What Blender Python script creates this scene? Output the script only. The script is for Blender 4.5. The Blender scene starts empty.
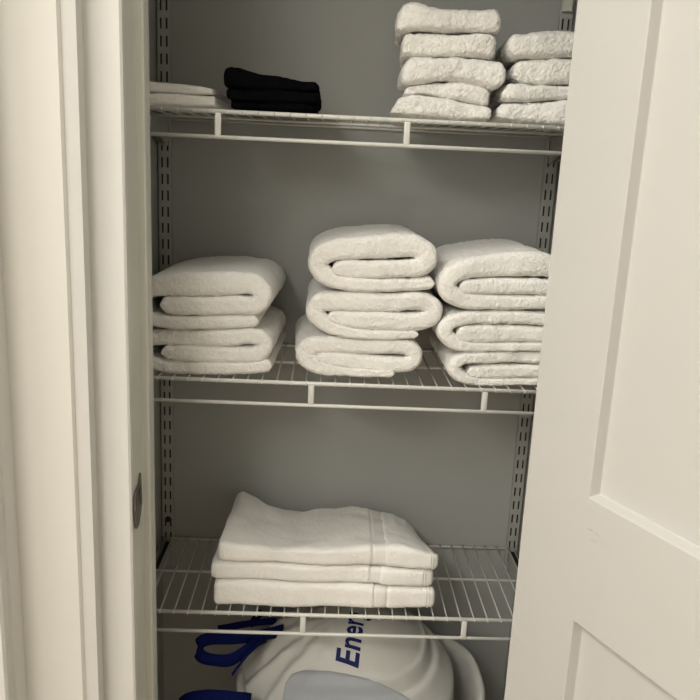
import bpy, bmesh, math, random
from mathutils import Vector, Matrix, noise
from mathutils.bvhtree import BVHTree
random.seed(4)
S = bpy.context.scene
COL = S.collection

# ------------------------------------------------------------------ camera
FPX, PITCH, YAW, ROLL = 784.07, .2352, .034, .047
CAM = Vector((.321, -1.6013, 1.4839))
Fv = Vector((math.sin(YAW)*math.cos(PITCH), math.cos(YAW)*math.cos(PITCH), -math.sin(PITCH)))
R0 = Vector((math.cos(YAW), -math.sin(YAW), 0)); U0 = R0.cross(Fv)
Rv = R0*math.cos(ROLL)+U0*math.sin(ROLL); Uv = U0*math.cos(ROLL)-R0*math.sin(ROLL)
cd = bpy.data.cameras.new('camera'); co = bpy.data.objects.new('camera', cd); COL.objects.link(co)
cd.sensor_width = 36; cd.sensor_fit = 'HORIZONTAL'; cd.lens = FPX/700*36; cd.clip_start = .02
co.matrix_world = Matrix(((Rv.x, Uv.x, -Fv.x, CAM.x), (Rv.y, Uv.y, -Fv.y, CAM.y), (Rv.z, Uv.z, -Fv.z, CAM.z), (0, 0, 0, 1)))
S.camera = co

def ray(u, v): return Fv + Rv*((u-350)/FPX) + Uv*((350-v)/FPX)
def at(u, v, y):            # survey point: where a sight line meets the plane at depth y
    d = ray(u, v); return CAM + d*((y-CAM.y)/d.y)
def atx(u, v, x):
    d = ray(u, v); return CAM + d*((x-CAM.x)/d.x)

# ------------------------------------------------------------------ materials
def mat(name, col, rough=.6, metal=0, bump=0, bscale=200, sheen=0, spec=.4, var=0, vscale=6, detail=3):
    m = bpy.data.materials.new(name); m.use_nodes = True
    n = m.node_tree.nodes; l = m.node_tree.links; b = n['Principled BSDF']
    b.inputs['Base Color'].default_value = (*col, 1); b.inputs['Roughness'].default_value = rough
    b.inputs['Metallic'].default_value = metal; b.inputs['Specular IOR Level'].default_value = spec
    if sheen: b.inputs['Sheen Weight'].default_value = sheen; b.inputs['Sheen Roughness'].default_value = .6
    tc = n.new('ShaderNodeTexCoord')
    if var:
        t = n.new('ShaderNodeTexNoise'); t.inputs['Scale'].default_value = vscale; t.inputs['Detail'].default_value = 4
        l.new(tc.outputs['Object'], t.inputs['Vector'])
        r = n.new('ShaderNodeValToRGB'); l.new(t.outputs['Fac'], r.inputs['Fac'])
        r.color_ramp.elements[0].position = .3; r.color_ramp.elements[1].position = .7
        r.color_ramp.elements[0].color = (*[c*(1-var) for c in col], 1); r.color_ramp.elements[1].color = (*col, 1)
        l.new(r.outputs['Color'], b.inputs['Base Color'])
    if bump:
        t = n.new('ShaderNodeTexNoise'); t.inputs['Scale'].default_value = bscale; t.inputs['Detail'].default_value = detail
        l.new(tc.outputs['Object'], t.inputs['Vector'])
        k = n.new('ShaderNodeBump'); k.inputs['Strength'].default_value = bump; k.inputs['Distance'].default_value = .002
        l.new(t.outputs['Fac'], k.inputs['Height']); l.new(k.outputs['Normal'], b.inputs['Normal'])
    return m
M = dict(
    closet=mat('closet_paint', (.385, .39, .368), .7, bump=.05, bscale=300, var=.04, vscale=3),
    wall=mat('hall_paint', (.74, .72, .665), .6, bump=.05, bscale=300, var=.02),
    trim=mat('trim_paint', (.68, .67, .63), .42, var=.02, vscale=4, bump=.02, bscale=90),
    jamb=mat('jamb_paint', (.60, .60, .54), .45, var=.03, vscale=4),
    door=mat('door_paint', (.57, .555, .52), .45, var=.02, vscale=3, bump=.03, bscale=60),
    steel=mat('grey_painted_steel', (.42, .42, .39), .45, metal=.2, var=.05, vscale=40),
    slot=mat('dark_screw_slot_shade', (.03, .03, .028), .7),  # near-black for the shade inside the slots; the dark screw shares it
    wire=mat('white_coated_wire', (.72, .72, .67), .35, spec=.5),
    plastic=mat('offwhite_plastic', (.62, .62, .54), .4),
    recess_shade=mat('black_recess_shade', (.008, .008, .008), .5),  # stands in for the shade in bracket channels and the latch hole
    strike=mat('aged_nickel', (.15, .13, .11), .6, metal=.3, bump=.2, bscale=120, var=.25, vscale=60),
    terry=mat('white_terry', (.90, .88, .83), 1, bump=.9, bscale=420, sheen=.25, spec=.05, var=.05, vscale=160),
    fluffy=mat('fluffy_white_terry', (.93, .91, .86), 1, bump=.7, bscale=450, sheen=.3, spec=.05, var=.09, vscale=150),
    bath=mat('smooth_white_terry', (.91, .89, .84), .95, bump=.3, bscale=600, sheen=.15, spec=.08, var=.03, vscale=200),
    woven=mat('flat_woven_cotton', (.84, .82, .77), .9, bump=.2, bscale=800, spec=.1),
    black=mat('black_terry', (.004, .0042, .005), 1, bump=.6, bscale=400, spec=.02),
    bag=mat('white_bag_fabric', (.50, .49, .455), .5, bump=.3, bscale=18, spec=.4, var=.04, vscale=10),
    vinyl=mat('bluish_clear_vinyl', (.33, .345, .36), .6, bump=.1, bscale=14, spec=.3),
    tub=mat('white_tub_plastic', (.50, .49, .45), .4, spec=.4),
    blue=mat('navy_webbing', (.002, .006, .06), .8, bump=.3, bscale=500, spec=.1),
    ink=mat('navy_print', (.003, .008, .07), .6, spec=.2),
    floor=mat('oak_floor', (.34, .25, .17), .45, var=.35, vscale=9, bump=.1, bscale=40),
    ceil=mat('ceiling_paint', (.78, .77, .73), .9, bump=.1, bscale=80),
    mark=mat('grey_scuff', (.42, .41, .39), .8),
)

# ------------------------------------------------------------------ helpers
def link(name, bm, m, parent=None, smooth=True, recalc=True):
    if recalc: bmesh.ops.recalc_face_normals(bm, faces=bm.faces)
    me = bpy.data.meshes.new(name); bm.to_mesh(me); bm.free()
    for mm in (m if isinstance(m, (list, tuple)) else [m]): me.materials.append(M[mm])
    if smooth: me.polygons.foreach_set('use_smooth', [True]*len(me.polygons))
    o = bpy.data.objects.new(name, me); COL.objects.link(o)
    if parent:
        o.parent = parent; o.location = -parent.location
    return o
def tag(o, label, cat, group=None):
    o['label'] = label; o['category'] = cat
    if group: o['group'] = group
    return o
def thing(name, loc, label, cat, group=None):
    o = bpy.data.objects.new(name, None); COL.objects.link(o); o.location = loc; o.empty_display_size = .05
    return tag(o, label, cat, group)
def struct(name, bm, m, smooth=False):
    o = link(name, bm, m, None, smooth); o['kind'] = 'structure'; return o
def box(bm, a, b, bev=0):
    x0, y0, z0 = a; x1, y1, z1 = b
    v = [bm.verts.new(p) for p in ((x0,y0,z0),(x1,y0,z0),(x1,y1,z0),(x0,y1,z0),(x0,y0,z1),(x1,y0,z1),(x1,y1,z1),(x0,y1,z1))]
    fs = [bm.faces.new([v[i] for i in q]) for q in ((0,3,2,1),(4,5,6,7),(0,1,5,4),(1,2,6,5),(2,3,7,6),(3,0,4,7))]
    if bev:
        es = list({e for f in fs for e in f.edges})
        bmesh.ops.bevel(bm, geom=es, offset=bev, segments=2, affect='EDGES', profile=.5)
    return bm
def prism(bm, poly, z0, z1):      # poly = list of (x, y)
    a = [bm.verts.new((x, y, z0)) for x, y in poly]; b = [bm.verts.new((x, y, z1)) for x, y in poly]
    n = len(poly); bm.faces.new(a[::-1]); bm.faces.new(b)
    for i in range(n): bm.faces.new((a[i], a[(i+1) % n], b[(i+1) % n], b[i]))
    return bm
def tube(bm, pts, r, seg=8):
    pts = [Vector(p) for p in pts]; rings = []
    for i, p in enumerate(pts):
        t = (pts[min(i+1, len(pts)-1)]-pts[max(i-1, 0)]).normalized()
        up = Vector((0, 0, 1)) if abs(t.z) < .9 else Vector((1, 0, 0))
        a = t.cross(up).normalized(); b = t.cross(a)
        rings.append([bm.verts.new(p+(a*math.cos(k*math.tau/seg)+b*math.sin(k*math.tau/seg))*r) for k in range(seg)])
    for q, w in zip(rings, rings[1:]):
        for k in range(seg): bm.faces.new((q[k], q[(k+1) % seg], w[(k+1) % seg], w[k]))
    bm.faces.new(rings[0][::-1]); bm.faces.new(rings[-1])
    return bm
def crom(pts, step):
    P = [Vector(p) for p in pts]; out = []
    P = [2*P[0]-P[1]]+P+[2*P[-1]-P[-2]]
    for i in range(1, len(P)-2):
        a, b, c, d = P[i-1:i+3]; n = max(2, int((c.xyz-b.xyz).length/step))
        for k in range(n):
            t = k/n
            out.append(.5*((2*b)+(c-a)*t+(2*a-5*b+4*c-d)*t*t+(3*b-a-3*c+d)*t**3))
    out.append(P[-2].copy()); return out
TEX = {}
def fuzz(o, layers, sub=1):
    if sub:
        s = o.modifiers.new('sub', 'SUBSURF'); s.levels = s.render_levels = sub
    for size, st in layers:
        if size not in TEX:
            t = bpy.data.textures.new('cloud', 'CLOUDS'); t.noise_scale = size; t.noise_depth = 2; TEX[size] = t
        d = o.modifiers.new('dis', 'DISPLACE'); d.texture = TEX[size]; d.strength = st; d.mid_level = .5; d.texture_coords = 'GLOBAL'
    return o

# ------------------------------------------------------------------ setting
LW, RW = -.0215, .7745           # closet side walls
YB, YI, YF = 0.0, -.405, -.53    # back wall, inside and front of the front wall
JL, JR = at(121.5, 5, -.545).x, .664             # jamb faces of the opening
ZT, ZC, XL, XR, YH = 2.04, 2.74, -1.5, 1.9, -3.2
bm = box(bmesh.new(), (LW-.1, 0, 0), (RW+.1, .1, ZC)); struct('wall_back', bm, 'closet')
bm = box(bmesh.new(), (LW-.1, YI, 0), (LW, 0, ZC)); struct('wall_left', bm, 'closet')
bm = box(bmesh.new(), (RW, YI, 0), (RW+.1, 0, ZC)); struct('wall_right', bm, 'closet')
bm = bmesh.new()
box(bm, (XL, YF, 0), (JL-.02, YI, ZC)); box(bm, (JR+.02, YF, 0), (XR, YI, ZC)); box(bm, (JL-.02, YF, ZT+.02), (JR+.02, YI, ZC))
struct('wall_front', bm, 'wall')
struct('floor', box(bmesh.new(), (XL, YH, -.1), (XR, .1, 0)), 'floor')
struct('ceiling', box(bmesh.new(), (XL, YH, ZC), (XR, .1, ZC+.1)), 'ceil')
struct('wall_hall_left', box(bmesh.new(), (XL-.1, YH, 0), (XL, YI, ZC)), 'wall')
struct('wall_hall_right', box(bmesh.new(), (XR, YH, 0), (XR+.1, YI, ZC)), 'wall')
struct('wall_hall_rear', box(bmesh.new(), (XL, YH-.1, 0), (XR, YH, ZC)), 'wall')
# door jambs with stops (plan profile extruded upward)
bm = bmesh.new()
SF = -.487; SX = at(143, 5, SF).x; JM = at(134.5, 5, SF).x; JE = at(147.5, 5, -.462).x
prism(bm, [(JL-.02, YF-.004), (JL-.0015, YF-.004), (JL, YF-.0025), (JM, SF-.0005), (JM+.0005, SF), (SX-.002, SF), (SX, SF+.002), (JE, -.462), (JE-.002, -.459), (JM, -.458), (JM, YI), (JL-.02, YI)], 0, ZT)
prism(bm, [(JR+.02, YF-.004), (JR+.02, YI), (JR, YI), (JR, -.450), (JR-.011, -.454), (JR-.011, -.488), (JR, -.492), (JR, YF-.004)], 0, ZT)
box(bm, (JL-.02, YF-.004, ZT), (JR+.02, YI, ZT+.02))
struct('trim_1', bm, 'jamb')
# casings (plan profiles): flat face, groove, raised back band
def X(u, v, y): return at(u, v, y).x
c0 = X(121, 5, -.546); c1 = X(82, 5, -.546); c2 = X(75.5, 5, -.573); c3 = X(60, 5, -.576)
bm = prism(bmesh.new(), [(c0, YF), (c0, -.5435), (c0-.003, -.546), (c1, -.546), (c1-.0005, -.551), (c1-.004, -.571), (c2, -.573), (c3, -.576), (c3, YF)], 0, ZT+.1)
struct('trim_2', bm, 'trim')
bm = prism(bmesh.new(), [(JR+.006, YF), (JR+.076, YF), (JR+.076, -.573), (JR+.06, -.573), (JR+.055, -.546), (JR+.006, -.546)], 0, ZT+.1)
struct('trim_3', bm, 'trim')
# the pilaster between this opening and the next one, and the next casing stepping towards the hall
e0 = c3; e1 = X(27, 690, -.586); e2 = X(14.5, 690, -.618); e3 = X(5.5, 690, -.643)
bm = prism(bmesh.new(), [(e0, YF), (e0, -.5775), (e0-.003, -.5815), (e1, -.586), (e1, YF)], 0, ZC)
struct('wall_pilaster', bm, 'wall')
bm = prism(bmesh.new(), [(e1, YF), (e1, -.588), (e2+.002, -.617), (e2-.001, -.620), (e3+.003, -.641), (e3, -.645), (e3-.09, -.65), (e3-.09, YF)], 0, ZC)
struct('trim_4', bm, 'trim')
struct('baseboard_left', box(bmesh.new(), (XL, YF-.014, 0), (e3-.09, YF, .12)), 'trim')

# ------------------------------------------------------------------ door leaf (open, hinged on the right)
PH = math.radians(25)
dh = Vector((.6215, -.55, 0)); dd = Vector((math.sin(PH), -math.cos(PH), 0)); dn = Vector((-math.cos(PH), -math.sin(PH), 0))  # along, outward to viewer
DW, DT, DZ0, DZ1 = .61, .035, .012, ZT-.004
def dp(s, z, d): return dh + dd*s + dn*d + Vector((0, 0, z))
door = thing('door', dp(0, DZ0, 0), 'white two-panel closet door swung open on the right', 'door'); door.name = 'door_1'
for k in ('label', 'category'): del door[k]
door['kind'] = 'structure'
bm = bmesh.new()
st = .122; panels = [(st, DW-st, .20, .893), (st, DW-st, 1.073, DZ1-.125)]
ss = [0, st, DW-st, DW]; zs = [DZ0, .20, .893, 1.073, DZ1-.125, DZ1]
def face(*p): bm.faces.new([bm.verts.new(q) for q in p])
for side in (0, 1):
    D = (lambda d: d) if side == 0 else (lambda d: -DT-d)
    for i in range(3):
        for j in range(5):
            if i == 1 and j in (1, 3):
                a0, a1, b0, b1 = ss[1], ss[2], zs[j], zs[j+1]; w, dep = .0045, -.0145
                o = [(a0, b0), (a1, b0), (a1, b1), (a0, b1)]; n_ = [(a0+w, b0+w), (a1-w, b0+w), (a1-w, b1-w), (a0+w, b1-w)]
                for k in range(4):
                    k2 = (k+1) % 4
                    face(dp(*o[k], D(0)), dp(*o[k2], D(0)), dp(*n_[k2], D(dep)), dp(*n_[k], D(dep)))
                face(*[dp(*q, D(dep)) for q in n_])
            else:
                face(dp(ss[i], zs[j], D(0)), dp(ss[i+1], zs[j], D(0)), dp(ss[i+1], zs[j+1], D(0)), dp(ss[i], zs[j+1], D(0)))
for (a, b) in (((0, DZ0), (DW, DZ0)), ((DW, DZ0), (DW, DZ1)), ((DW, DZ1), (0, DZ1)), ((0, DZ1), (0, DZ0))):
    face(dp(*a, 0), dp(*b, 0), dp(*b, -DT), dp(*a, -DT))
bmesh.ops.remove_doubles(bm, verts=bm.verts, dist=1e-5)
leaf = link('door_panel', bm, 'door', door, smooth=False)
bv = leaf.modifiers.new('b', 'BEVEL'); bv.width = .0012; bv.segments = 2; bv.limit_method = 'ANGLE'; bv.angle_limit = .5
# hinges and lever handle on the leaf
for z in (.25, 1.15, 1.9):
    bm = bmesh.new(); c = Vector((JR+.002, -.553, z)); tube(bm, [c-Vector((0, 0, .045)), c+Vector((0, 0, .045))], .006, 12)
    link('hinge', bm, 'strike', door)
bm = bmesh.new(); c = dp(DW-.06, .98, 0)
tube(bm, [c, c+dn*.008], .026, 24); tube(bm, [c+dn*.008, c+dn*.045], .009, 16); tube(bm, [c+dn*.045, c+dn*.052], .024, 24)
link('door_knob', bm, 'strike', door)
# scuff on the leaf: three small shallow scratches
bm = bmesh.new()
sn = Vector((math.cos(PH), math.sin(PH), 0))
def ond(u, v):
    d = ray(u, v); t = (dh-CAM).dot(sn)/d.dot(sn); return CAM+d*t+dn*.0003
for a, b, w in (((588, 528.5), (594, 531.5), .0009), ((594, 531.5), (599.5, 537), .0006), ((588, 538), (599, 543), .0004), ((600, 540), (607, 547), .0003)):
    p, q = ond(*a), ond(*b); t = (q-p).cross(dn).normalized()*w
    bm.faces.new([bm.verts.new(k) for k in (p-t*.3, p+t*.3, (p+q)/2+t, q+t*.3, q-t*.3, (p+q)/2-t)])
link('scuff_mark', bm, 'mark', door, smooth=False)

# ------------------------------------------------------------------ strike plate on the left jamb
x = (JL+JM)/2+.0006
top = atx(142.5, 477, x); bot = atx(138, 520, x)
zc = (top.z+bot.z)/2; hh = .030
y0 = -.534; 
bm = bmesh.new()
outl = [(-.5375, -.024), (-.5375, -.006), (-.5405, -.002), (-.5375, .004), (-.5375, .019), (-.533, .024), (-.520, .027), (-.513, .030), (-.508, .040), (-.503, .042), (-.500, .030), (-.4975, -.008), (-.507, -.022), (-.514, -.031), (-.518, -.0345), (-.531, -.035), (-.5355, -.032)]
a = [bm.verts.new((x, p, zc+q)) for p, q in outl]; b = [bm.verts.new((x+.002, p, zc+q)) for p, q in outl]
bm.faces.new(a[::-1]); bm.faces.new(b)
for i in range(len(a)): bm.faces.new((a[i], a[(i+1) % len(a)], b[(i+1) % len(a)], b[i]))
sp = thing('strike_plate', (x, -.52, zc), 'small brownish metal strike plate set in the left door jamb', 'strike plate')
link('plate', bm, 'strike', sp, smooth=False)
bm = bmesh.new(); prism(bm, [(x+.0018, -.5135), (x+.0026, -.5135), (x+.0026, -.5075), (x+.0018, -.5075)], zc-.004, zc+.022)  # black block painted in for the dark of the latch hole
link('latch_hole', bm, 'recess_shade', sp, smooth=False)

# ------------------------------------------------------------------ slotted standards
def standard(xr, ztop, label):
    x0, x1 = xr-.0175, xr+.0065; cx = [x0, xr-.0128, xr-.0092, xr-.0018, xr+.0018, x1]
    yf, yb = -.0105, -.0002
    zs = [1.98]; rows = []
    k = -20
    while ztop-.032*k > 1.96: k += 1
    while ztop-.032*k > .62:
        c = ztop-.032*k; zs += [c+.0098, c-.0098]; k += 1
    zs.append(.595)
    t = thing('shelf_standard', (xr-.0055, 0, .595), label, 'shelf standard', 'slotted shelf standards on the closet back wall')
    bm = bmesh.new(); bp_ = bmesh.new()
    def q(b, *p): b.faces.new([b.verts.new(i) for i in p])
    for j in range(len(zs)-1):
        za, zb = zs[j], zs[j+1]
        for i in range(5):
            xa, xb = cx[i], cx[i+1]
            if j % 2 == 1 and i in (1, 3):
                for (p, r) in (((xa, za), (xb, za)), ((xb, za), (xb, zb)), ((xb, zb), (xa, zb)), ((xa, zb), (xa, za))):
                    q(bm, (p[0], yf, p[1]), (r[0], yf, r[1]), (r[0], yf+.0015, r[1]), (p[0], yf+.0015, p[1]))
            else: q(bm, (xa, yf, za), (xa, yf, zb), (xb, yf, zb), (xb, yf, za))
    for xa in (x0, x1): q(bm, (xa, yf, zs[0]), (xa, yb, zs[0]), (xa, yb, zs[-1]), (xa, yf, zs[-1]))
    bmesh.ops.remove_doubles(bm, verts=bm.verts, dist=1e-6)
    link('face_plate', bm, 'steel', t, smooth=False)
    box(bp_, (x0+.001, -.0045, .596), (x1-.001, -.0005, 1.98)); link('channel_back', bp_, 'slot', t, smooth=False)  # back coloured near-black for the shade seen through the slots
    return t
standard(0, 1.7545, 'grey double-slotted metal standard in the left back corner of the closet')
standard(.7626, 1.7895, 'grey double-slotted metal standard in the right back corner of the closet')
tag(link('standard_cap', box(bmesh.new(), (.7465, -.020, 1.779), (.7645, -.011, 1.86), .001), 'plastic', smooth=False),
    'small beige rectangular cover at the top of the right standard', 'cover plate')
SCZ = at(168.5, 519, -.011).z
tag(link('screw', tube(bmesh.new(), [(-.0055, -.0104, SCZ), (-.0055, -.0150, SCZ)], .006, 14), 'slot', smooth=False),
    'dark mounting screw low on the left slotted standard', 'screw')

# ------------------------------------------------------------------ shelf brackets + wire shelves
SH = [1.5535, 1.1100, .6624]; NUB = [.1506, .2667, .0372]; POST = [.138, .3015, .3015]
nm = ['top', 'middle', 'bottom']
def bracket(side, zt, label):
    s = 1 if side == 'L' else -1
    xw = (-.0112 if side == 'L' else .7634)       # wall-side plate
    t = thing('shelf_bracket', (xw+s*.005, -.011, zt-.03), label, 'shelf bracket', 'brackets carrying the wire shelves')
    prof = [(-.0107, zt-.004), (-.0107, zt-.054), (-.022, zt-.056), (-.075, zt-.040), (-.235, zt-.022), (-.262, zt-.014), (-.262, zt-.004)]
    for dx in (0, .0110):
        bm = bmesh.new(); xa = xw+s*dx; xb = xa+s*.0014
        a = [bm.verts.new((xa, y, z)) for y, z in prof]; b = [bm.verts.new((xb, y, z)) for y, z in prof]
        bm.faces.new(a); bm.faces.new(b[::-1])
        for i in range(len(a)): bm.faces.new((a[i], b[i], b[(i+1) % len(a)], a[(i+1) % len(a)]))
        link('side_plate', bm, 'steel', t, smooth=False)
    bm = bmesh.new(); x0, x1 = sorted((xw+s*.0016, xw+s*.0108)); box(bm, (x0, -.165, zt-.012), (x1, -.016, zt-.0065)); link('gap_shade', bm, 'recess_shade', t, smooth=False)  # black strip standing in for the shade inside the open channel
    bm = bmesh.new(); x0, x1 = sorted((xw-s*.0015, xw+s*.014))
    box(bm, (x0, -.262, zt-.026), (x1, -.166, zt-.0035), .004); link('tip_cover', bm, 'plastic', t, smooth=False)
def shelf(k):
    zt = SH[k]; x0, x1 = LW+.004, RW-.004; fy = -.297; g = 'white wire shelves'
    t = thing('wire_shelf', ((x0+x1)/2, 0, zt-.005), 'white coated wire shelf, %s' % (
        ['the highest, with fluffy hand towels and black towels on it', 'the middle one, with three stacks of thick rolled-fold towels', 'the lowest, with three flat folded bath towels'][k]), 'shelf', g)
    link('front_rail', tube(bmesh.new(), [(x0, fy, zt-.0012), (x1, fy, zt-.0012)], .0036, 12), 'wire', t)
    link('lower_rail', tube(bmesh.new(), [(x0, fy, zt-.0405), (x1, fy, zt-.0405)], .0032, 12), 'wire', t)
    link('back_rail', tube(bmesh.new(), [(x0, -.006, zt-.004), (x1, -.006, zt-.004)], .0026, 8), 'wire', t)
    link('cross_rod', tube(bmesh.new(), [(x0, -.146, zt-.0042), (x1, -.146, zt-.0042)], .0026, 8), 'wire', t)
    bm = bmesh.new(); n = math.floor((NUB[k]-x0-.003)/.0254); x = NUB[k]-n*.0254
    while x < x1:
        tube(bm, [(x, -.003, zt), (x, fy+.003, zt), (x, fy-.0005, zt+.0012), (x, fy-.0042, zt-.0008), (x, fy-.0046, zt-.004)], .00145, 6)
        x += .0254
    link('wire_deck', bm, 'wire', t)
    x = POST[k]
    while x > x0: x -= .3024
    x += .3024
    while x < x1:
        link('support_post', box(bmesh.new(), (x-.0052, fy-.003, zt-.039), (x+.0052, fy+.0022, zt-.003), .0018), 'wire', t); x += .3024
for k in range(3):
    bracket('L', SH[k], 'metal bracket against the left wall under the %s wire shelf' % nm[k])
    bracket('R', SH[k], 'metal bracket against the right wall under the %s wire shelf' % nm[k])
    shelf(k)

# ------------------------------------------------------------------ towels folded into coils (ribbon profile swept in depth)
def coil(name, crop, pts, yf, depth, m, label, group, skew=(0, 0), zshift=0, fuz=((.03, .004), (.007, .0020), (.0032, .0018)), seed=0):
    ox, oy, sc = crop
    P = []
    for u, v, t in pts:
        a = at(ox+u/sc, oy+v/sc, yf); b = at(ox+u/sc, oy+(v+t)/sc, yf); P.append((a.x, a.z+zshift, a.z-b.z))
    C = crom(P, .0045); n = len(C)
    L = [0]
    for i in range(1, n): L.append(L[-1]+math.hypot(C[i].x-C[i-1].x, C[i].y-C[i-1].y))
    xc = sum(c.x for c in C)/n; zc_ = sum(c.y for c in C)/n; zmin = min(c.y-c.z/2 for c in C)
    nor = []; th = []
    for i in range(n):
        a, b = C[max(i-1, 0)], C[min(i+1, n-1)]; d = Vector((b.x-a.x, b.y-a.y)).normalized(); nor.append(Vector((-d.y, d.x)))
        t = C[i].z; e = min(L[i], L[-1]-L[i]); r = t*.5
        if e < r: t *= max(.3, max(0, 1-(1-e/r)**2.6)**.45)
        th.append(t*1.035)
    # first section is the foremost one: thin lip of the layer, swelling backwards
    rows = [(0.0115*(1-math.cos(q/6*math.pi/2)), .36+.64*math.sin(q/6*math.pi/2)) for q in range(7)]
    m_ = int(depth/.011)
    rows += [(.0115+(depth-.023)*k/m_, 1) for k in range(1, m_+1)]
    rows += [(depth-.0115*(1-math.sin(q/3*math.pi/2)), .5+.5*math.cos(q/3*math.pi/2)) for q in range(1, 4)]
    bm = bmesh.new(); grid = []
    for dy, w in rows:
        f = dy/depth; lf = []; rt = []
        for i in range(n):
            wob = (noise.noise(Vector((C[i].x*14, dy*14, C[i].y*22+seed)))) * .004
            for lst, s in ((lf, 1), (rt, -1)):
                p = Vector((C[i].x, C[i].y))+nor[i]*(s*th[i]*.5*w)
                xx = p.x+f*skew[0]+(p.x-xc)*f*skew[1]; zz = p.y - (p.y-zmin)*.04*f + (wob if p.y-zmin > .01 else 0)*f
                lst.append(bm.verts.new((xx, yf+dy+wob*.8*(1-f)+ .004*math.sin(C[i].x*30+seed), zz)))
        grid.append(lf+rt[::-1])
    N = 2*n
    for a, b in zip(grid, grid[1:]):
        for k in range(N): bm.faces.new((a[k], a[(k+1) % N], b[(k+1) % N], b[k]))
    for g in (grid[0], grid[-1]):
        for i in range(n-1): bm.faces.new((g[i], g[i+1], g[N-2-i], g[N-1-i]))
    o = link(name, bm, m)
    fuzz(o, fuz, 2); tag(o, label, 'towel', group)
    return o
YT = -.288
gm = 'thick white towels on the middle shelf'
cl = (145, 250, 4.667); cc = (290, 220, 4.12); cr = (430, 235, 4.516)
left_ = [
 [(590,546,64),(450,555,64),(250,552,64),(100,548,64),(10,530,60),(-38,480,62),(0,420,68),(120,412,74),(250,412,76),(400,413,76),(500,408,76),(556,440,76),(522,492,80),(440,494,78),(300,488,78),(180,482,78),(75,480,72)],
 [(528,338,56),(400,341,60),(250,340,62),(100,338,64),(5,320,60),(-42,260,64),(-10,195,80),(90,168,96),(200,160,110),(320,160,112),(420,158,104),(500,166,98),(549,212,88),(515,262,86),(440,262,86),(330,262,86),(200,262,88),(72,258,80)]]
cent_ = [
 [(430,632,36),(300,629,40),(200,626,46),(110,606,68),(64,565,80),(95,524,74),(200,518,68),(300,522,64),(420,522,62),(490,532,64),(518,562,62),(486,597,64),(400,598,66),(280,589,68),(180,581,66),(104,577,56)],
 [(530,474,38),(420,475,42),(300,471,44),(200,456,54),(135,425,68),(104,385,76),(130,345,78),(200,338,78),(300,340,80),(420,343,76),(540,340,72),(598,374,74),(560,418,76),(470,424,76),(350,416,78),(250,412,74),(158,402,52)],
 [(600,264,48),(480,270,54),(340,270,58),(230,261,62),(160,240,74),(118,198,80),(132,150,84),(200,122,86),(300,114,92),(420,110,96),(520,112,90),(572,155,86),(536,200,78),(450,206,70),(350,207,74),(250,205,74),(176,203,62)]]
right_ = [
 [(640,665,32),(450,668,34),(300,670,34),(200,662,44),(135,636,56),(108,596,60),(150,562,54),(250,558,54),(400,556,56),(550,560,56),(600,592,52),(550,619,56),(420,622,58),(300,624,62),(225,623,60),(168,622,48)],
 [(620,505,38),(450,510,40),(300,512,42),(180,507,48),(110,486,64),(70,442,68),(95,400,62),(160,380,58),(300,376,60),(450,378,60),(560,388,58),(606,424,58),(550,452,68),(420,452,74),(280,452,82),(180,452,80),(120,450,62)],
 [(615,302,60),(500,306,62),(350,309,66),(220,305,70),(140,292,80),(84,252,84),(90,200,84),(150,160,90),(250,146,98),(380,136,108),(500,134,106),(570,160,90),(590,204,78),(550,236,74),(450,235,72),(330,236,72),(220,237,70),(135,237,62)]]
lab = {
 'l': ['thick white coiled-fold towel lowest in the left stack on the middle shelf', 'thick white coiled-fold towel on top of the left pair on the middle shelf'],
 'c': ['thick white coiled-fold towel at the bottom of the centre stack of three', 'thick white coiled-fold towel between two others in the centre stack of three', 'thick white coiled-fold towel on top of the centre stack of three'],
 'r': ['thick white coiled-fold towel at the bottom of the right stack beside the door', 'thick white coiled-fold towel mid-height in the right stack beside the door', 'thick white coiled-fold towel on top of the right stack beside the door']}
for key, crop, sets, sk in (('l', cl, left_, (.008, .01)), ('c', cc, cent_, (-.006, -.02)), ('r', cr, right_, (-.004, -.03))):
    for i, pts in enumerate(sets):
        zs = (0 if key != 'c' else 0)
        skk = sk
        if key == 'c' and i == 0: skk = (-.012, 0)
        coil('folded_towel', crop, pts, YT+(.004, 0, -.003)[i], .262, 'terry', lab[key][i], gm, skk, seed=i*7+ord(key))

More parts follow.
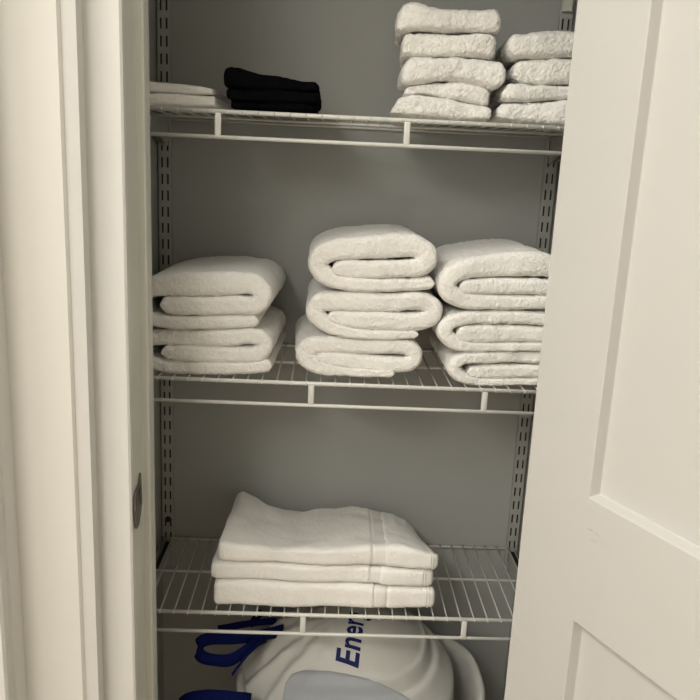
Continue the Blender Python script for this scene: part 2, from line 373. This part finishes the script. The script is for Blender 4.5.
# ------------------------------------------------------------------ flat folded towels (front fold, rounded ends)
def interp(tab, x):
    if x <= tab[0][0]: return tab[0][1]
    for (a, b), (c, d) in zip(tab, tab[1:]):
        if x <= c: 
            t = (x-a)/(c-a); return b+(d-b)*t
    return tab[-1][1]
def slab(name, m, top, bot, x0, x1, yf, yb, parent=None, skew=0, endr=.012, bulge=.012, zback=None, dip=(), inset=0, step=.005, flat0=False, flat1=False, seed=0, lump=.002, rt=None, zmap=None):
    """top / bot: (x, z) tables of the front edges; zback: (x, z) table of the top at the back"""
    bm = bmesh.new(); rows = []; n = max(4, int((x1-x0)/step))
    nt = max(8, int((yb-yf)/.012)); xs = [x0+(x1-x0)*i/n for i in range(n+1)]
    if not flat0: xs = [x0+endr*(1-math.cos(a)) for a in (0, .5, 1.0)]+[q for q in xs if q > x0+endr*.7]
    if not flat1: xs = [q for q in xs if q < x1-endr*.7]+[x1-endr*(1-math.cos(a)) for a in (1.0, .5, 0)]
    for x in xs:
        e = 1
        if not flat0 and x-x0 < endr: e = min(e, math.sqrt(max(0, 1-(1-(x-x0)/endr)**2)))
        if not flat1 and x1-x < endr: e = min(e, math.sqrt(max(0, 1-(1-(x1-x)/endr)**2)))
        ef = .42+.58*e
        zt, zb = interp(top, x)-inset, interp(bot, x)+inset*.0
        for a, b, d in dip:
            if a < x < b: zt -= d
        yfx = yf+(1-e)*.010+.003*math.sin(x*37+seed)+inset; ybx = yb-(1-e)*.010
        for a, b, d in dip:
            if a < x < b: yfx += d
        ring = []
        def add(y, f, zfrac):
            ztop = zt
            mid = (ztop+zb)/2; h = (ztop-zb)/2*ef
            z = mid+h*zfrac
            if zfrac > .5: z += lump*noise.noise(Vector((x*18, y*18, seed)))
            if zmap: z = zmap(x-(rt[2]*max(0, x-rt[0])/(rt[1]-rt[0])*max(0, (y-yfx)/(ybx-yfx)) if rt else 0), max(0, (y-yfx)/(ybx-yfx)), z)
            sh = skew*(y-yfx)/(ybx-yfx)
            if rt and x > rt[0]: sh -= rt[2]*(x-rt[0])/(rt[1]-rt[0])*max(0, (y-yfx)/(ybx-yfx))
            ring.append(bm.verts.new((x+sh, y, z)))
        for q in range(9):
            s = -1+2*q/8; add(yfx+bulge*(1-math.sqrt(max(0, 1-(abs(s)**2.2)**2)))*1.0, 0, s)
        for q in range(1, nt): add(yfx+bulge+(ybx-yfx-2*bulge)*q/nt, 0, 1)
        for q in range(7):
            s = 1-2*q/6; add(ybx-bulge*(1-math.sqrt(max(0, 1-s*s))), 0, s)
        for q in range(1, nt): add(ybx-bulge-(ybx-yfx-2*bulge)*q/nt, 0, -1)
        rows.append(ring)
    N = len(rows[0])
    for a, b in zip(rows, rows[1:]):
        for k in range(N): bm.faces.new((a[k], a[(k+1) % N], b[(k+1) % N], b[k]))
    bm.faces.new(rows[0][::-1]); bm.faces.new(rows[-1])
    return link(name, bm, m, parent)
def tab(crop, pts, y):
    ox, oy, sc = crop; return [(p.x, p.z) for p in (at(ox+u/sc, oy+v/sc, y) for u, v in pts)]
def stack(name, m, crop, y, items, depth, labels, cat, group, fuz, skew, y_off=None, base=None):
    for i, (u0, u1, top, bot) in enumerate(items):
        yy = y+(y_off[i] if y_off else 0)
        T = tab(crop, top, y); B = tab(crop, bot, y)
        if base is not None and i == len(items)-1: B = [(a, max(b, base)) for a, b in B]
        ox, oy, sc = crop
        xa = max(at(ox+u0/sc, oy+top[0][1]/sc, y).x, LW+.006); xb = min(at(ox+u1/sc, oy+top[-1][1]/sc, y).x, RW-.006)
        o = slab(name, m, T, B, xa, xb, yy, yy+depth, skew=skew[i % len(skew)], endr=.012 if m == 'fluffy' else .005, bulge=.012 if m == 'fluffy' else .007, seed=i*3.3)
        fuzz(o, fuz, 2); tag(o, labels[i], cat, group)
ct = (385, 0, 5.385)
stack('hand_towel', 'fluffy', ct, -.272, [
 (66, 640, [(66,60),(80,25),(110,6),(170,8),(220,27),(350,33),(500,45),(560,44),(600,34),(625,50),(640,80)], [(66,185),(100,165),(200,161),(350,170),(500,166),(580,175),(640,180)]),
 (92, 616, [(92,200),(110,166),(200,162),(350,171),(500,168),(600,178),(616,200)], [(92,320),(120,300),(300,304),(350,298),(500,305),(600,311),(616,300)]),
 (98, 665, [(98,350),(130,301),(200,301),(280,308),(370,300),(500,309),(600,318),(640,322),(665,345)], [(98,460),(200,446),(280,434),(400,434),(500,455),(580,482),(640,460),(665,430)]),
 (106, 580, [(106,480),(130,448),(280,436),(400,437),(500,458),(580,478)], [(106,520),(180,506),(250,515),(400,540),(480,560),(580,574)]),
 (28, 583, [(28,596),(80,520),(150,506),(250,515),(400,540),(583,574)], [(28,615),(100,630),(300,640),(500,650),(583,650)])],
 .17, ['fluffy white hand towel on top of the stack of five on the top shelf', 'fluffy white hand towel second from top in the stack of five on the top shelf', 'fluffy white hand towel bulging right in the middle of the stack of five', 'fluffy white hand towel second from bottom in the stack of five on the top shelf', 'fluffy white hand towel at the bottom of the stack of five'],
 'towel', 'fluffy white hand towels on the top shelf', ((.05, .008), (.010, .0026), (.0034, .0032)), (.012, .012, .004, .014, .01), (.002, .006, 0, .008, -.002), 1.556)
ct = (480, 0, 4.375)
stack('hand_towel', 'fluffy', ct, -.272, [
 (128, 520, [(128,170),(150,143),(200,152),(280,130),(350,125),(430,128),(520,136)], [(128,230),(150,256),(250,251),(400,246),(520,252)]),
 (152, 512, [(152,285),(175,256),(250,252),(350,250),(512,257)], [(152,340),(200,366),(300,372),(400,370),(512,374)]),
 (103, 505, [(103,390),(130,358),(170,363),(250,372),(400,370),(505,374)], [(103,440),(200,448),(300,440),(400,433),(505,436)]),
 (84, 500, [(84,465),(110,453),(200,448),(300,440),(400,433),(500,436)], [(84,525),(200,535),(300,545),(370,556),(500,560)])],
 .17, ['fluffy white hand towel topmost in the stack of four against the door', 'fluffy white hand towel second from top in the stack of four against the door', 'fluffy white hand towel second from bottom in the stack of four against the door', 'fluffy white hand towel at the bottom of the stack of four against the door'],
 'towel', 'fluffy white hand towels on the top shelf', ((.05, .008), (.010, .0026), (.0034, .0032)), (.008, .012, .008, .012), (.002, .004, 0, 0), 1.556)
ct = (150, 0, 5)
stack('washcloth', 'bath', ct, -.272, [
 (-40, 316, [(-40,400),(0,405),(150,424),(250,430),(316,440)], [(-40,462),(0,464),(150,468),(316,476)]),
 (-40, 326, [(-40,462),(0,464),(150,468),(326,478)], [(-40,524),(0,526),(150,531),(326,536)])],
 .20, ['thin white folded cloth, upper of the two at the left end of the top shelf', 'thin white folded cloth, lower of the two at the left end of the top shelf'],
 'washcloth', 'thin white cloths at the left end of the top shelf', ((.05, .004), (.005, .0015)), (.004,), (.0, .0), 1.556)
ct = (215, 55, 5.833)
stack('folded_towel', 'black', ct, -.27, [
 (48, 604, [(48,110),(56,82),(75,67),(150,72),(240,105),(350,124),(480,145),(580,148),(604,165)], [(48,185),(200,205),(400,208),(604,212)]),
 (58, 613, [(58,190),(200,205),(400,208),(613,212)], [(58,250),(100,268),(350,275),(613,288)]),
 (84, 594, [(84,262),(100,268),(350,275),(594,288)], [(84,310),(594,330)])],
 .20, ['black folded towel topmost of the black pile, raised at its left end', 'black folded towel in the middle of the black pile on the top shelf', 'black folded towel at the bottom of the black pile on the top shelf'],
 'towel', 'black towels on the top shelf', ((.05, .006), (.008, .002)), (.0,), (0, -.002, .002), 1.556)

# three flat bath towels on the bottom shelf
yb0, ybk = -.2885, -.045
def t2(pts, y): return [(p.x, p.z) for p in (at(u, v, y) for u, v in pts)]
eC = t2([(213,607.5),(300,609.5),(437,611)], yb0); eC = [(a, max(b, .6655)) for a, b in eC]
eB0 = t2([(213,581),(300,584),(370,586.5),(437,590)], yb0)
eB1 = t2([(210,562),(300,566),(375,568.5),(437,571)], yb0)
eA = t2([(217,541),(228,543),(245,547),(300,549),(350,548),(380,547),(405,547),(425,549),(437,553)], yb0)
eBack = t2([(222,506),(232,497),(240,494),(250,498),(262,507),(283,513),(300,515),(315,512),(335,511),(348,509),(372,513),(390,517),(402,523),(411,531),(419,542),(430,555)], -.07)
# flatten back table to front-edge x (narrower back)
bath = [('bottom', eB0, eC, None, 213, 437.5, (375, 387.5), (430, 437), 'white bath towel at the bottom of the three flat ones on the lowest shelf'),
        ('middle', eB1, eB0, None, 210, 434.5, (369, 382), (425, 434), 'white bath towel between the other two flat ones on the lowest shelf'),
        ('top', eA, eB1, eBack, 217, 438, (372, 385.5), (431.5, 437.5), 'white bath towel on top of the three flat ones, its back left corner raised')]
def squash(x, f, z):          # the whole pile is higher at its back left and sinks towards its back right
    k = (interp(eBack, x)-.6655)/(interp(eA, x)-.6655)
    return .6655+(z-.6655)*(1+f**.9*(max(.38, k)-1))
for i, (nme, T, B, bk, u0, u1, band, hem, lb) in enumerate(bath):
    xa, xb = at(u0, 580, yb0).x, at(u1, 580, yb0).x
    ba, bb = at(band[0], 580, yb0).x, at(band[1], 580, yb0).x; ha = at(hem[0], 580, yb0).x
    th = thing('bath_towel', ((xa+xb)/2, (yb0+ybk)/2, B[1][1]), lb, 'towel', 'flat folded bath towels on the bottom shelf')
    yy = yb0+(.0, .003, .001)[i]
    kw = dict(endr=.008, bulge=.009, zmap=squash, seed=i*5+1, lump=.0010 if not bk else .006, skew=.006, rt=(xa+.75*(xb-xa), xb, .022))
    d = .0036
    o = slab('terry_body', 'bath', T, B, xa, ha+.001, yy, ybk, th, flat1=True, dip=((ba, bb, .0055),), **kw)
    fuzz(o, ((.03, .003), (.004, .0014),), 2)
    slab('woven_band', 'woven', T, B, ba-.0005, bb+.0005, yy, ybk, th, inset=d, flat0=True, flat1=True, **kw)
    slab('hem', 'woven', T, B, ha, xb, yy, ybk, th, inset=.0012, flat0=True, **kw)
    bm = bmesh.new()
    slab('stitched_edge', 'bath', T, B, ha-.0012, ha+.0012, yy, ybk, th, inset=-.0006, flat0=True, flat1=True, step=.001, **kw)

# ------------------------------------------------------------------ tub and shopping bag under the lowest shelf
def sup(a, n): 
    c, s = math.cos(a), math.sin(a); return (math.copysign(abs(c)**(2/n), c), math.copysign(abs(s)**(2/n), s))
tub = thing('plastic_tub', (.42, -.19, 0), 'large white plastic tub with a rolled rim under the lowest shelf', 'tub')
TX, TY, TA, TB, TZ = .422, -.192, .243, .160, .468
bm = bmesh.new(); rings = []
prof = [(.86, .004, 0), (.88, .0, 0), (.955, .25, 0), (.985, TZ-.03, 0), (1.0, TZ-.028, 0), (1.03, TZ-.018, 0), (1.035, TZ-.006, 0), (1.02, TZ+.001, 0), (.99, TZ, 0), (.965, TZ-.012, 0), (.955, TZ-.03, 0), (.93, .25, 0), (.86, .012, 0)]
for r, z, _ in prof: rings.append([bm.verts.new((TX+TA*r*sup(a*math.tau/64, 2.9)[0], TY+TB*r*sup(a*math.tau/64, 2.9)[1], z)) for a in range(64)])
for a, b in zip(rings, rings[1:]):
    for k in range(64): bm.faces.new((a[k], a[(k+1) % 64], b[(k+1) % 64], b[k]))
bm.faces.new(rings[0][::-1]); bm.faces.new(rings[-1])
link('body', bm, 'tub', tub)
bag = thing('shopping_bag', (.39, -.19, .014), 'white bag with blue handles and blue lettering stuffed into the tub', 'bag')
BX, BY, BA, BB = .392, -.175, .222, .150
def bagz(px, py):        # crown height over normalised footprint
    r = (abs(px)**2.6+abs(py)**2.6)**(1/2.6)
    return r
bm = bmesh.new(); rings = []
NS = 96; lev = [(i/60) for i in range(61)]
def bagpt(r, ang):
    c, s = sup(ang, 2.5)
    x = BX+BA*r*c; y = BY+BB*r*s
    z = .592-.115*r**2.6-.052*max(0, -s)*r**1.5+.01*s*r
    # folds gathered towards the handles at the left
    g = math.exp(-((c*r+.8)**2)/.16)
    z += g*.014*math.sin(ang*17+r*5)*r - g*.018
    z += .006*noise.noise(Vector((x*9, y*9, 1.3)))
    cr_ = max(0, .25-c*r)/1.25
    z -= cr_*.016*abs(noise.noise(Vector((x*16+y*9, y*26, 4.1))))+cr_*.006*abs(noise.noise(Vector((x*45, y*40, 9.))))
    # soft ridge of the thing inside pressing through, running round the right shoulder
    q = r-.72; z += (.008*math.exp(-(q/.028)**2) - .007*math.exp(-((q-.06)/.03)**2) + .004*math.exp(-((q-.13)/.03)**2))*(1 if c > -.5 else max(0, 1-(-.5-c)*3))
    return Vector((x, y, z))
for r in lev[1:]: rings.append([bm.verts.new(bagpt(r, k*math.tau/NS)) for k in range(NS)])
ctr = bm.verts.new(bagpt(0, 0))
for k in range(NS): bm.faces.new((ctr, rings[0][k], rings[0][(k+1) % NS]))
for dz, f in ((.02, 1.012), (.05, 1.012), (.10, 1.0), (.17, .95), (.33, .90), (.455, .86)):
    rings.append([bm.verts.new((BX+(v.co.x-BX)*f, BY+(v.co.y-BY)*f, (v.co.z-dz) if dz < .3 else (.2 if dz < .4 else .016))) for v in rings[59]])
for a, b in zip(rings, rings[1:]):
    for k in range(NS): bm.faces.new((a[k], a[(k+1) % NS], b[(k+1) % NS], b[k]))
bm.faces.new(rings[-1])
bmesh.ops.recalc_face_normals(bm, faces=bm.faces)
bvh = BVHTree.FromBMesh(bm)
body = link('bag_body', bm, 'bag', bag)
sm = body.modifiers.new('s', 'SUBSURF'); sm.levels = sm.render_levels = 1
# bluish clear panel on the front slope of the bag
bm = bmesh.new(); g = []
top_edge = [(282,702),(285,684),(291,674),(303,670),(330,671),(357,676),(380,683),(398,692),(414,702)]
for i in range(41):
    u = 282+132*i/40; vt = interp(top_edge, u); col = []
    for j in range(11):
        v = vt+(722-vt)*j/10; d = ray(u, v).normalized()
        h = bvh.ray_cast(CAM, d)
        p = h[0]+h[1]*(.0018) if h[0] else CAM+d*1.5
        col.append(bm.verts.new(p))
    g.append(col)
for a, b in zip(g, g[1:]):
    for k in range(10): bm.faces.new((a[k], a[k+1], b[k+1], b[k]))
pn = link('clear_panel', bm, 'vinyl', bag); so = pn.modifiers.new('s', 'SOLIDIFY'); so.thickness = .0008
# lettering
tc = bpy.data.curves.new('t', 'FONT'); tc.body = 'Energ'; tc.size = 1; tc.shear = .10; tc.offset = .022; tc.space_character = 1.04; tc.resolution_u = 4
to = bpy.data.objects.new('t', tc); COL.objects.link(to)
dg = bpy.context.evaluated_depsgraph_get(); dg.update()
tm = bpy.data.meshes.new_from_object(to.evaluated_get(dg)); bpy.data.objects.remove(to)
bm = bmesh.new(); bm.from_mesh(tm); bmesh.ops.triangulate(bm, faces=bm.faces)
bmesh.ops.subdivide_edges(bm, edges=bm.edges, cuts=1)
# text lies on the crown: baseline runs from front (E) to back, letters' tops point left
P0 = bvh.ray_cast(CAM, ray(357.5, 671).normalized())[0]; P1 = bvh.ray_cast(CAM, ray(364, 618).normalized())[0]
bd = Vector((P1.x-P0.x, P1.y-P0.y)); bl = bd.length; bd.normalize(); pd = Vector((-bd.y, bd.x))
w_ener = max(v.co.x for v in bm.verts)*.80; sc = bl/w_ener*.93; CAPS = .0445
for v in bm.verts:
    q = Vector((P0.x, P0.y))+bd*(v.co.x*sc)+pd*(v.co.y/.70*CAPS)
    h = bvh.ray_cast(Vector((q.x, q.y, 1.0)), Vector((0, 0, -1)))
    v.co = (q.x, q.y, (h[0].z if h[0] else .5)+.0016)
bpy.data.meshes.remove(tm)
link('lettering', bm, 'ink', bag, smooth=False, recalc=False)
# webbing handles
def strap(pts, w, name, tilt=(0, 0)):
    P = [at(u, v, y) for u, v, y in pts]; C = crom([(p.x, p.y, p.z) for p in P], .004); bm = bmesh.new(); rows = []
    n = len(C)
    for i, c in enumerate(C):
        t = (C[min(i+1, n-1)]-C[max(i-1, 0)]).normalized()
        up = Vector((0, .45, 1)).normalized(); wv = (up-t*up.dot(t)*.75).normalized(); nn = t.cross(wv).normalized()*.0009
        ww = w*(1+.10*noise.noise(c*30))
        rows.append([bm.verts.new(c+wv*ww*a+nn*b) for a, b in ((-.5, -1), (0, -1.3), (.5, -1), (.5, 1), (0, 1.3), (-.5, 1))])
    for a, b in zip(rows, rows[1:]):
        for k in range(6): bm.faces.new((a[k], a[(k+1) % 6], b[(k+1) % 6], b[k]))
    bm.faces.new(rows[0][::-1]); bm.faces.new(rows[-1])
    return link(name, bm, 'blue', bag)
strap([(283,630,-.17),(262,635,-.21),(235,638,-.24),(208,639,-.26),(198,646,-.27),(201,656,-.278),(214,660,-.28),(230,660,-.27),(244,652,-.25),(256,642,-.225),(266,636,-.20)], .023, 'handle')
strap([(218,629,-.13),(240,625,-.13),(262,622,-.125),(276,621,-.12)], .014, 'handle')
strap([(262,612,-.10),(256,618,-.11),(250,625,-.12)], .016, 'handle')
strap([(262,640,-.225),(250,652,-.25),(240,664,-.27),(232,675,-.285)], .005, 'handle')
strap([(250,702,-.30),(236,700,-.315),(215,698,-.325),(193,700,-.325),(181,708,-.325),(186,722,-.325),(205,730,-.325),(240,728,-.315)], .030, 'handle')

# ------------------------------------------------------------------ lights
def area(name, loc, size, power, col, rot=(0, 0, 0)):
    l = bpy.data.lights.new(name, 'AREA'); l.shape = 'DISK'; l.size = size; l.energy = power; l.color = col
    o = bpy.data.objects.new(name, l); COL.objects.link(o); o.location = loc; o.rotation_euler = rot; return o
area('ceiling_light_near', (.38, -.92, ZC-.03), .35, 3, (1, .978, .935))
area('ceiling_light_left', (-.75, -1.05, ZC-.03), .4, 21.5, (1, .978, .935))
area('fill_light_rear', (-.65, -2.6, ZC-.03), .9, 41, (1, .978, .935))  # unseen fill light added behind the camera
area('fill_light_far_left', (-1.1, -1.9, ZC-.03), .3, 10, (1, .978, .935))  # unseen fill added to balance the light on the closet back wall
w = bpy.data.worlds.new('w'); S.world = w; w.use_nodes = True
w.node_tree.nodes['Background'].inputs[0].default_value = (.9, .95, 1, 1); w.node_tree.nodes['Background'].inputs[1].default_value = .05
S.view_settings.view_transform = 'Standard'; S.view_settings.look = 'None'; S.view_settings.gamma = 1; S.view_settings.exposure = 0
S.view_settings.use_curve_mapping = False
